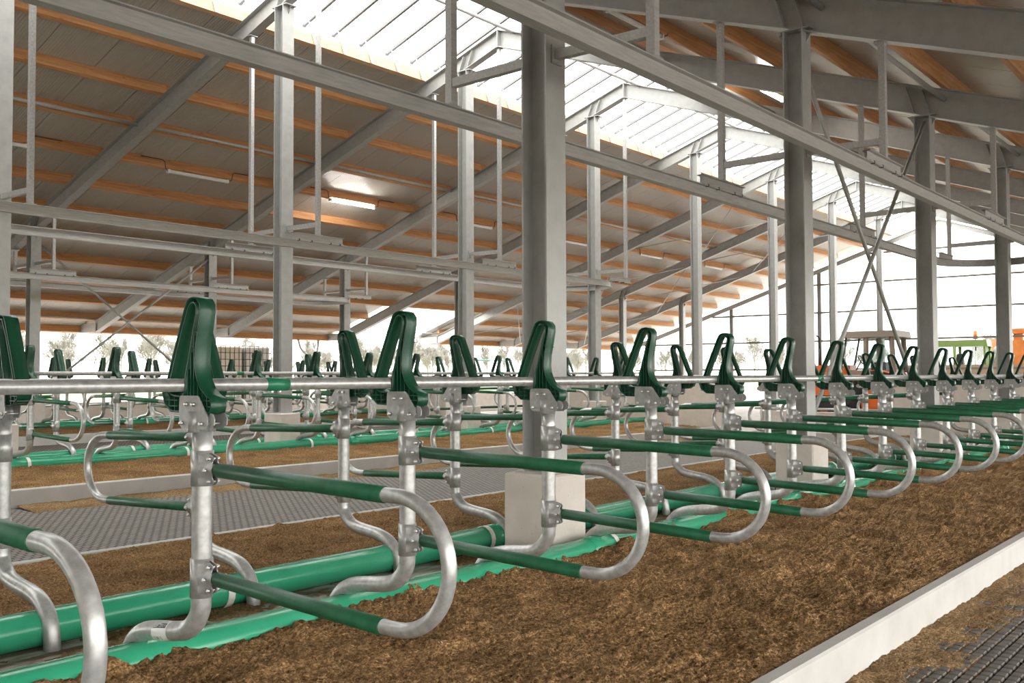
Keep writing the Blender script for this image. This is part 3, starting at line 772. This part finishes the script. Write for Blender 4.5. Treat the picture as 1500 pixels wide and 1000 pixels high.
wl = tag(build('wall_side', G().box(XBEG, XEND, 29.6, 29.75, -1.8, -.80), M['block']), 'low beige plinth wall along the far open side', None, None, 'structure')

tag(build('wall_back_blocker', G().prism([(-3.4, -1.8), (29.6, -1.8), (29.6, 1.3), (RIDGE, 6.7), (-3.4, 1.1)], 'x', XBEG - .2, XBEG), M['timber']), 'unseen gable wall behind the camera, added to keep light out', None, None, 'structure')  # unseen end wall, closed so the rafters stay dark

# ------------------------------------------------------------------ cross bracing
def brace(y, x0, z0, x1, z1, label):
    o = build('brace_tube', G().cyl((x0, y, z0), (x1, y, z1), .028, 10), M['beam']); tag(o, label, 'brace', 'wind braces')
brace(4.42, 10.70, -.62, 15.28, 3.80, 'diagonal brace tube rising to the third dark column')
brace(4.50, 15.28, -.62, 10.70, 3.80, 'diagonal brace tube rising to the second dark column')
brace(23.10, 10.70, -.42, 15.28, 3.17, 'diagonal brace rising right between the left outer columns')
brace(23.16, 15.28, -.42, 10.70, 3.17, 'diagonal brace rising left between the left outer columns')
def roofrod(i, ya, yb, label):
    a = (XC[i] + .05, ya, zbot(ya) + .05); b = (XC[i + 1] - .05, yb, zbot(yb) + .05)
    tag(build('roof_rod', G().cyl(a, b, .016, 8), M['beam']), label, 'brace', 'roof wind rods')
k = 0
for i in (12, 13):
    for ya, yb in ((15, 19.5), (19.5, 15), (20, 24.5), (24.5, 20), (24.8, 28.8), (28.8, 24.8)):
        roofrod(i, ya, yb, 'thin roof wind rod, %s of those under the far slope' % ORD[k]); k += 1

# ------------------------------------------------------------------ overhead rails with hangers
IP = [(-.045, 0), (.045, 0), (.045, .010), (.005, .010), (.005, .125), (.045, .125), (.045, .135), (-.045, .135), (-.045, .125), (-.005, .125), (-.005, .010), (-.045, .010)]
RL = [('dark near', 5.40, 3.49, 4.45, 2.065, 19.4), ('middle', 14.72, 12.86, 13.79, 2.11, 19.2), ('far', 24.09, 22.16, 23.13, 2.20, 19.0)]
for r, (nm, ya, yb, yc, z, xe) in enumerate(RL):
    o = empty('overhead_rail', (5, yc, z)); tag(o, 'suspended galvanised track rail looping past the %s column row' % nm, 'rail', 'overhead track rails')
    R_ = (ya - yb) / 2; x0 = XBEG + .5
    path = [(x0, ya, z)] + [(xe + R_ * math.sin(a), (ya + yb) / 2 + R_ * math.cos(a), z) for a in np.linspace(0, math.pi, 22)] + [(x0, yb, z)]
    build('track', G().sweep(IP, path), M['rail'], o)
    for i, x in enumerate(XC):
        if x > 20.3 or i < I0 - 1: continue
        for y, sd in ((ya, 'far'), (yb, 'near')):
            if i > I0:
                xa, xb = x - .535, x + .535
                if x > 19: xa, xb = x - .7, x + .2
                if x <= 19 or True:
                    q = build('splice_beam', G().sweep([(a, b * .85) for a, b in IP], [(xa, y, z + .136), (xb, y, z + .136)]), M['rail'], o)
                    for d in (-.42, -.16, .25, .45): 
                        if xa < x + d < xb: build('bolt', G().box(x + d - .012, x + d + .012, y - .047, y + .047, z + .120, z + .150), M['dark'], o)
            zt = zbot(y) if abs(y - RIDGE) > .05 else 6.79
            zz = z + .135 + (.115 if i > I0 else 0)
            n = i - I0
            h = empty('rail_hanger', (x, y, zz)); tag(h, 'track hanger outside the picture', kind='structure') if n < 0 else tag(h, ('angle-steel hanger on the %s track of the %s columns, by %s column' % (sd, nm, COLN[n] if n >= 0 else 'an unseen')), 'hanger', 'track hangers')
            a = .034
            g = G().box(x - a, x + a, y - a, y - a + .007, zz, zt).box(x - a, x - a + .007, y - a + .007, y + a, zz, zt)
            build('hanger_angle', g, M['galv'] if r else M['rail'], h)
            build('foot_plate', G().box(x - .07, x + .07, y - .045, y + .045, zz, zz + .012), M['galv_plate'], h)
            build('head_plate', G().box(x - .08, x + .08, y - .06, y + .06, zt - .014, zt), M['galv_plate'], h)
            s = 1 if y > yc else -1
            yy0, yy1 = yc + s * .125, y - s * .036
            z0 = zz + .20; z1 = zz + .19
            g = G().hexa([(x - .03, yy0, z0 - .035), (x + .03, yy0, z0 - .035), (x + .03, yy1, z1 - .035), (x - .03, yy1, z1 - .035), (x - .03, yy0, z0 + .035), (x + .03, yy0, z0 + .035), (x + .03, yy1, z1 + .035), (x - .03, yy1, z1 + .035)])
            build('side_brace', g, M['galv'] if r else M['rail'], h)
            build('brace_plate', G().box(x - .06, x + .06, yy0 - s * .006, yy0 + s * .006, z0 - .07, z0 + .07), M['galv_plate'], h)

# ------------------------------------------------------------------ lamps under the fifth far-slope purlin and on the near slope
def lamp(x, y, lit, label):
    zz = ztop(y) - .012
    o = empty('tube_lamp', (x, y, zz - .06)); tag(o, label, 'lamp', 'roof tube lamps')
    yl = y + (.0 if y > RIDGE else 0)
    g = G(); n = 10
    g.tube([(x - .80, yl, zz - .035), (x - .795, yl, zz - .035), (x + .795, yl, zz - .035), (x + .80, yl, zz - .035)], [.030, .042, .042, .030], 12)
    build('diffuser', g, M['lit'] if lit else M['unlit'], o)
    for d in (-.78, .78): build('end_cap', G().box(x + d - .03, x + d + .03, yl - .045, yl + .045, zz - .075, zz + .005), M['white_steel'], o)
    s = -.332 if y > RIDGE else .332
    yk = y - .056
    pth = [(x + .80, yl, zz - .03), (x + .88, yk, zz + .0), (x + .90, yk, zz + .15), (x + .95, yk, zz + .19), (x + 1.5, yk, zz + .19)]
    build('conduit', G().tube(pth, .011, 6), M['dark'], o)
    pth = [(x - .80, yl, zz - .03), (x - .88, yk, zz + .0), (x - .90, yk, zz + .15), (x - .95, yk, zz + .19), (x - 1.5, yk, zz + .19)]
    build('conduit', G().tube(pth, .011, 6), M['dark'], o)
LN = ['far left edge', 'left bay, unlit', 'bay right of the first pale column, switched on', 'third bay, unlit', 'fourth bay, unlit', 'fifth bay, unlit', 'sixth bay, unlit']
for k, (a, b) in enumerate(zip(XC[I0:I0 + 7], XC[I0 + 1:I0 + 8])):
    lamp((a + b) / 2 + .02, 20.10, k == 2, 'tube lamp under a far-slope purlin, %s' % LN[k])
for k, (a, b) in enumerate(zip(XC[I0:I0 + 6], XC[I0 + 1:I0 + 7])):
    lamp((a + b) / 2 + .02, 8.08, k == 2, 'tube lamp under a near-slope purlin, %s of them%s' % (ORD[k], ', switched on' if k == 2 else ''))

# ------------------------------------------------------------------ vehicles and things at the far end
def frame_xf(org, ang):
    c, s = math.cos(ang), math.sin(ang)
    return lambda f, l, z: (org[0] + f * c - l * s, org[1] + f * s + l * c, z)      # forward, left, z(eye)
def fbox(T, f0, f1, l0, l1, z0, z1, taper=0):
    t = taper
    return G().hexa([T(f0, l0, z0), T(f1, l0, z0), T(f1, l1, z0), T(f0, l1, z0), T(f0 + t, l0 + t, z1), T(f1 - t, l0 + t, z1), T(f1 - t, l1 - t, z1), T(f0 + t, l1 - t, z1)])
def wheel(T, o, f, l, r, w, mrim):
    zc = -1.6 + r; g = G()
    prof = [(.55 * r, -.35 * w), (.62 * r, -.5 * w), (.93 * r, -.5 * w), (r, -.36 * w), (r, .36 * w), (.93 * r, .5 * w), (.62 * r, .5 * w), (.55 * r, .35 * w)]
    n = 28; v = []; fc = []
    for k in range(n):
        a = 2 * math.pi * k / n
        for q, h in prof: v.append(T(f + q * math.cos(a), l + h, zc + q * math.sin(a)))
    m = len(prof)
    for k in range(n):
        for q in range(m - 1): j = (k + 1) % n; fc.append((k * m + q, k * m + q + 1, j * m + q + 1, j * m + q))
    g.add(v, fc, True)
    for k in range(n):                    # lugs
        a = 2 * math.pi * k / n; b = a + .07; s = 1 if k % 2 else -1
        p = [T(f + rr * math.cos(aa), l + hh, zc + rr * math.sin(aa)) for hh, sh in ((0, 0), (s * .46 * w, .12)) for aa in (a + sh, b + sh) for rr in (r * .98, r * 1.03)]
        g.hexa([p[0], p[2], p[6], p[4], p[1], p[3], p[7], p[5]])
    t = build('tyre', g, M['tyre'], o)
    g = G().tube([T(f, l - .3 * w, zc), T(f, l + .3 * w, zc)], .56 * r, 24); g.tube([T(f, l - .42 * w, zc), T(f, l + .42 * w, zc)], .18 * r, 16)
    build('rim', g, mrim, t)
# tractor with tan cab
org = (28.7, 9.75, 0); T = frame_xf(org, math.radians(93))
tr = empty('tractor', (org[0], org[1], -1.6)); tag(tr, 'old orange tractor with a boxy tan cab standing behind the dividers', 'tractor')
build('cab_roof', fbox(T, -.80, .80, -.74, .74, 1.06, 1.24, .03), M['cabtan'], tr)
c = build('cab_body', fbox(T, -.62, .62, -.66, .66, -.75, .12), M['cabtan'], tr)
for f0, l0, f1, l1 in ((-.66, -.66, -.60, -.62), (-.66, .66, -.60, .62), (.10, -.68, .10, -.64), (.10, .68, .10, .64), (.85, -.6, .66, -.62), (.85, .6, .66, .62)):
    m_ = M['cabtan'] if f0 < .5 else M['dark']; w_ = .075 if f0 < .5 else .03
    g = G().tube([T(f0, l0, .05), T(f1, l1, 1.08)], w_, 4); build('cab_pillar', g, m_, tr)
for q in ([T(-.62, -.655, .12), T(.06, -.67, .12), T(.06, -.65, 1.06), T(-.60, -.635, 1.06)], [T(.14, -.67, .12), T(.82, -.61, .12), T(.66, -.63, 1.06), T(.14, -.65, 1.06)], [T(-.62, .655, .12), T(.06, .67, .12), T(.06, .65, 1.06), T(-.60, .635, 1.06)], [T(.84, -.58, .12), T(.84, .58, .12), T(.68, .6, 1.06), T(.68, -.6, 1.06)]):
    a = np.array(q); nn = np.cross(a[1] - a[0], a[3] - a[0]); nn /= np.linalg.norm(nn)
    g = G().hexa([tuple(p) for p in a] + [tuple(p + nn * .006) for p in a]); build('window_pane', g, M['glass'], tr)
build('hood', fbox(T, .62, 2.35, -.36, .36, -.62, .27, .05), M['orange'], tr)
build('chassis', fbox(T, -.7, 2.4, -.22, .22, -1.0, -.62), M['dark'], tr)
build('seat', fbox(T, -.35, .12, -.24, .24, -.35, .35, .03), M['dark'], tr)
g = G().tube([T(.62, 0, .05), T(.42, 0, .42)], .02, 8); g.tube([T(.42 + .17 * math.cos(a) * .5, .19 * math.sin(a), .42 + .17 * math.cos(a) * .8) for a in np.linspace(0, 2 * math.pi, 17)], .016, 6, False); build('steering_wheel', g, M['dark'], tr)
g = G().tube([T(1.75, -.28, .2), T(1.75, -.28, .78)], .055, 12).tube([T(1.75, -.28, .75), T(1.75, -.28, 1.08), T(1.77, -.26, 1.14), T(1.84, -.24, 1.18)], .028, 10); build('exhaust_stack', g, M['dark'], tr)
for l in (-.82, .82): wheel(T, tr, -.25, l, .78, .42, M['orange'])
for l in (-.72, .72): wheel(T, tr, 1.9, l, .46, .28, M['orange'])
for l in (-.82, .82):
    g = G(); v = []
    P = [(.92 * math.cos(a), .92 * math.sin(a)) for a in np.linspace(.1, 2.7, 12)]
    for k in range(11):
        (a0, b0), (a1, b1) = P[k], P[k + 1]; zc = -1.6 + .78
        g.hexa([T(-.25 + a0, l - .22, zc + b0), T(-.25 + a1, l - .22, zc + b1), T(-.25 + a1, l + .22, zc + b1), T(-.25 + a0, l + .22, zc + b0), T(-.25 + a0, l - .22, zc + b0 + .02), T(-.25 + a1, l - .22, zc + b1 + .02), T(-.25 + a1, l + .22, zc + b1 + .02), T(-.25 + a0, l + .22, zc + b0 + .02)])
    build('fender', g, M['orange'], tr)

# low wall and rail at the end of the alley
tag(build('low_wall', G().bbox(27.0, 27.15, 7.9, 12.6, -1.6, -1.06, .012), M['block']), 'low concrete wall below the tractor at the end of the alley', 'wall')
o = empty('rail_barrier', (26.9, 10, -1.6)); tag(o, 'white pipe barrier in front of the low wall by the tractor', 'barrier')
build('pipe_rail', G().cyl((26.9, 7.6, -.98), (26.9, 12.7, -.98), .035, 12), M['galv'], o)
for y in (7.8, 10.1, 12.5): build('barrier_post', G().cyl((26.9, y, -1.6), (26.9, y, -.98), .035, 12), M['galv'], o)

# light green machine
org = (49.2, 12.35, 0); T = frame_xf(org, math.radians(96))
gm = empty('loader', (org[0], org[1], -1.62)); tag(gm, 'light green loader cab with a beacon beyond the open gable', 'loader')
build('cab_roof', fbox(T, -.85, 1.75, -.8, .8, 1.28, 1.58, .05), M['green_cab'], gm)
build('cab_base', fbox(T, -.9, 1.8, -.8, .8, -.9, .12), M['green_cab'], gm)
for f, l in ((-.75, -.74), (-.75, .74), (.55, -.76), (.55, .76), (1.65, -.74), (1.65, .74)): build('cab_pillar', G().tube([T(f, l, .1), T(f, l, 1.3)], .075, 4), M['green_cab'], gm)
for f0, f1 in ((-.68, .48), (.62, 1.58)):
    build('window_pane', G().hexa([T(f0, -.75, .12), T(f1, -.75, .12), T(f1, -.744, .12), T(f0, -.744, .12), T(f0, -.75, 1.28), T(f1, -.75, 1.28), T(f1, -.744, 1.28), T(f0, -.744, 1.28)]), M['glass'], gm)
build('seat', fbox(T, .25, .6, -.25, .25, .1, .95, .05), M['dark'], gm)
b_ = build('beacon', G().cyl(T(-.15, -.7, 1.72), T(-.15, -.7, 1.98), .10, 12).sphere(T(-.15, -.7, 1.98), .10), M['orange'], gm); build('beacon_stalk', G().cyl(T(-.15, -.7, 1.1), T(-.15, -.7, 1.72), .03, 8).cyl(T(-.15, -.7, 1.66), T(-.15, -.7, 1.72), .12, 10), M['dark'], gm)
for f in (-.6, 1.9):
    for l in (-.85, .85): wheel(T, gm, f, l, .8, .5, M['green_cab'])
# white covered bale or sack leaning behind the cab
g = G().sphere(T(-1.25, -.3, .72), .55, 14, 10, (.72, .72, 1.18)); tag(build('wrapped_sack', g, M['white_cloth']), 'white plastic-wrapped bundle beside the green loader cab', 'bundle')
# tan boarded wall and orange mixer
o = empty('board_wall', (47.6, 12, -1.62)); tag(o, 'low tan board wall behind the tractor beyond the gable', 'wall')
for k in range(4): build('board', G().box(47.55, 47.62, 8.6, 15.4, -1.62 + k * .52, -1.12 + k * .52 - .012), M['tan'], o)
for y in (8.7, 11, 13.2, 15.3): build('board_post', G().box(47.63, 47.73, y - .06, y + .06, -1.62, .44), M['tan'], o)
org = (52.4, 11.14, 0); T = frame_xf(org, math.radians(90))
om = empty('feed_mixer', (org[0], org[1], -1.62)); tag(om, 'orange feed mixer machine at the right edge beyond the gable', 'machine')
build('hopper', fbox(T, -2.1, .05, -.8, .8, -.9, 1.62, .10), M['orange2'], om)
build('chimney_cap', fbox(T, -.52, .06, -.3, .3, 1.95, 2.2, 0), M['orange2'], om); build('chimney_neck', fbox(T, -.44, -.02, -.24, .24, 1.58, 1.95, 0), M['orange2'], om)
build('side_tank', G().cyl(T(.95, -.3, -.9), T(.95, -.3, 1.70), .22, 18), M['orange2'], om)
g = G().tube(smooth_path([T(1.35, -.5, -.6), T(1.38, -.5, .7), T(1.22, -.5, 1.35), T(.95, -.4, 1.55), T(.5, -.3, 1.52)], 6), .10, 12); build('hose', g, M['dark'], om)
build('red_tank', G().sphere(T(1.1, -.7, .55), .32, 14, 10, (.8, .8, 1.4)), M['red'], om)
build('chassis', fbox(T, -2.1, 1.3, -.6, .6, -1.25, -.9), M['dark'], om)
for f in (-1.5, .6):
    for l in (-.7, .7): wheel(T, om, f, l, .48, .3, M['orange2'])

# caged tanks outside the far side
def ibc(x, y, z, m, label):
    o = empty('caged_tank', (x, y, z)); tag(o, label, 'tank', 'caged liquid tanks')
    h = 1.28; a = .58; d = .48
    build('bottle', G().bbox(x - a + .02, x + a - .02, y - d + .02, y + d - .02, z + .15, z + .15 + h, .06), m, o)
    build('pallet', G().box(x - a, x + a, y - d, y + d, z + .10, z + .14).box(x - a, x + a, y - d, y - d + .1, z, z + .1).box(x - a, x + a, y + d - .1, y + d, z, z + .1), M['dark'], o)
    g = G(); r = .011
    for k in range(7):
        xx = x - a + 2 * a * k / 6
        for s in (-1, 1): g.cyl((xx, y + s * d, z + .14), (xx, y + s * d, z + .15 + h), r, 5)
    for k in range(6):
        yy = y - d + 2 * d * k / 5
        for s in (-1, 1): g.cyl((x + s * a, yy, z + .14), (x + s * a, yy, z + .15 + h), r, 5)
    for k in range(6):
        zz = z + .2 + (h - .06) * k / 5
        for s in (-1, 1): g.cyl((x - a, y + s * d, zz), (x + a, y + s * d, zz), r, 5); g.cyl((x + s * a, y - d, zz), (x + s * a, y + d, zz), r, 5)
    build('cage', g, M['dark'], o)
k = 0
for zz, lv in ((-1.76, 'lower'), (-.31, 'upper')):
    for x, m, w in ((21.06, 'tank', 'left yellowed'), (22.30, 'tank2', 'right white')):
        ibc(x, 30.9, zz, M[m], '%s caged plastic tank in the %s layer by the far eave' % (w, lv))

# rain downpipe below the eave, teal gate
o = empty('downpipe', (24.6, 29.9, -1.8)); tag(o, 'forked rain downpipe under the end of the far eave', 'pipe')
build('lower_pipe', G().cyl((24.6, 29.9, -1.8), (24.6, 29.9, .45), .07, 12), M['galv'], o)
build('branch', G().tube(smooth_path([(24.6, 29.9, .4), (24.6, 29.9, .75), (24.72, 29.95, 1.1), (24.8, 30.0, 1.42)], 5), .045, 10), M['galv'], o)
build('branch', G().tube(smooth_path([(24.6, 29.9, .45), (24.45, 29.9, .62), (23.95, 29.95, 1.0), (23.8, 30.0, 1.42)], 5), .045, 10), M['galv'], o)
o = empty('steel_gate', (36, 31.5, -1.8)); tag(o, 'teal tubular gate standing outside the far side', 'gate')
for z in (-1.4, -.6, .1, .75): build('gate_bar', G().cyl((34.4, 31.5, z), (38.2, 31.5, z), .035, 8), M['teal'], o)
for x in (34.4, 35.4, 35.7, 38.2): build('gate_upright', G().cyl((x, 31.5, -1.8), (x, 31.5, .78), .035, 8), M['teal'], o)

# ------------------------------------------------------------------ bare trees far away
def tree_mesh(seed, h):
    r = random.Random(seed); g = G()
    def br(p, d, L_, rad, lev):
        q = p + d * L_; rad = max(rad, .036); g.tube([p, q], [rad, rad * .7], 3 if lev > 1 else 5, False)
        if lev >= 5: return
        n = (13, 5, 4, 3, 3)[lev]
        for k in range(n):
            t = r.uniform(.35, 1.0) if lev else .14 + .86 * (k + r.random()) / n
            e = d + np.array([r.uniform(-1, 1), r.uniform(-1, 1), r.uniform(-.15, .7)]) * .75; e /= np.linalg.norm(e)
            br(p + d * L_ * t, e, (L_ * r.uniform(.5, .72) if lev else L_ * (.52 - .26 * t)), rad * .5, lev + 1)
    br(np.zeros(3), np.array([0, 0, 1.]), h * .8, h * .022, 0)
    return g
TM = [(lambda g: (g.mesh('trunk_and_twigs', M['bark'])))(tree_mesh(s, 10)) for s in (1, 2, 3, 4)]
def tree(x, y, s, k, side):
    o = link('bare_tree', TM[k % 4], (x, y, -1.8)); o.scale = (s, s, s * random.uniform(.85, 1.15)); o.rotation_euler[2] = random.uniform(0, 6.28)
    tag(o, 'hazy bare tree in the distant treeline beyond the %s' % side, 'tree', 'treeline beyond the %s' % side)
for k in range(56):
    tree(30 + 6.0 * k + random.uniform(-3, 3), random.uniform(215, 290), random.uniform(.9, 1.35), k, 'far open side')
for k in range(22):
    tree(random.uniform(260, 330), 45 + 7.5 * k + random.uniform(-3, 3), random.uniform(.8, 1.15), k, 'open gable')
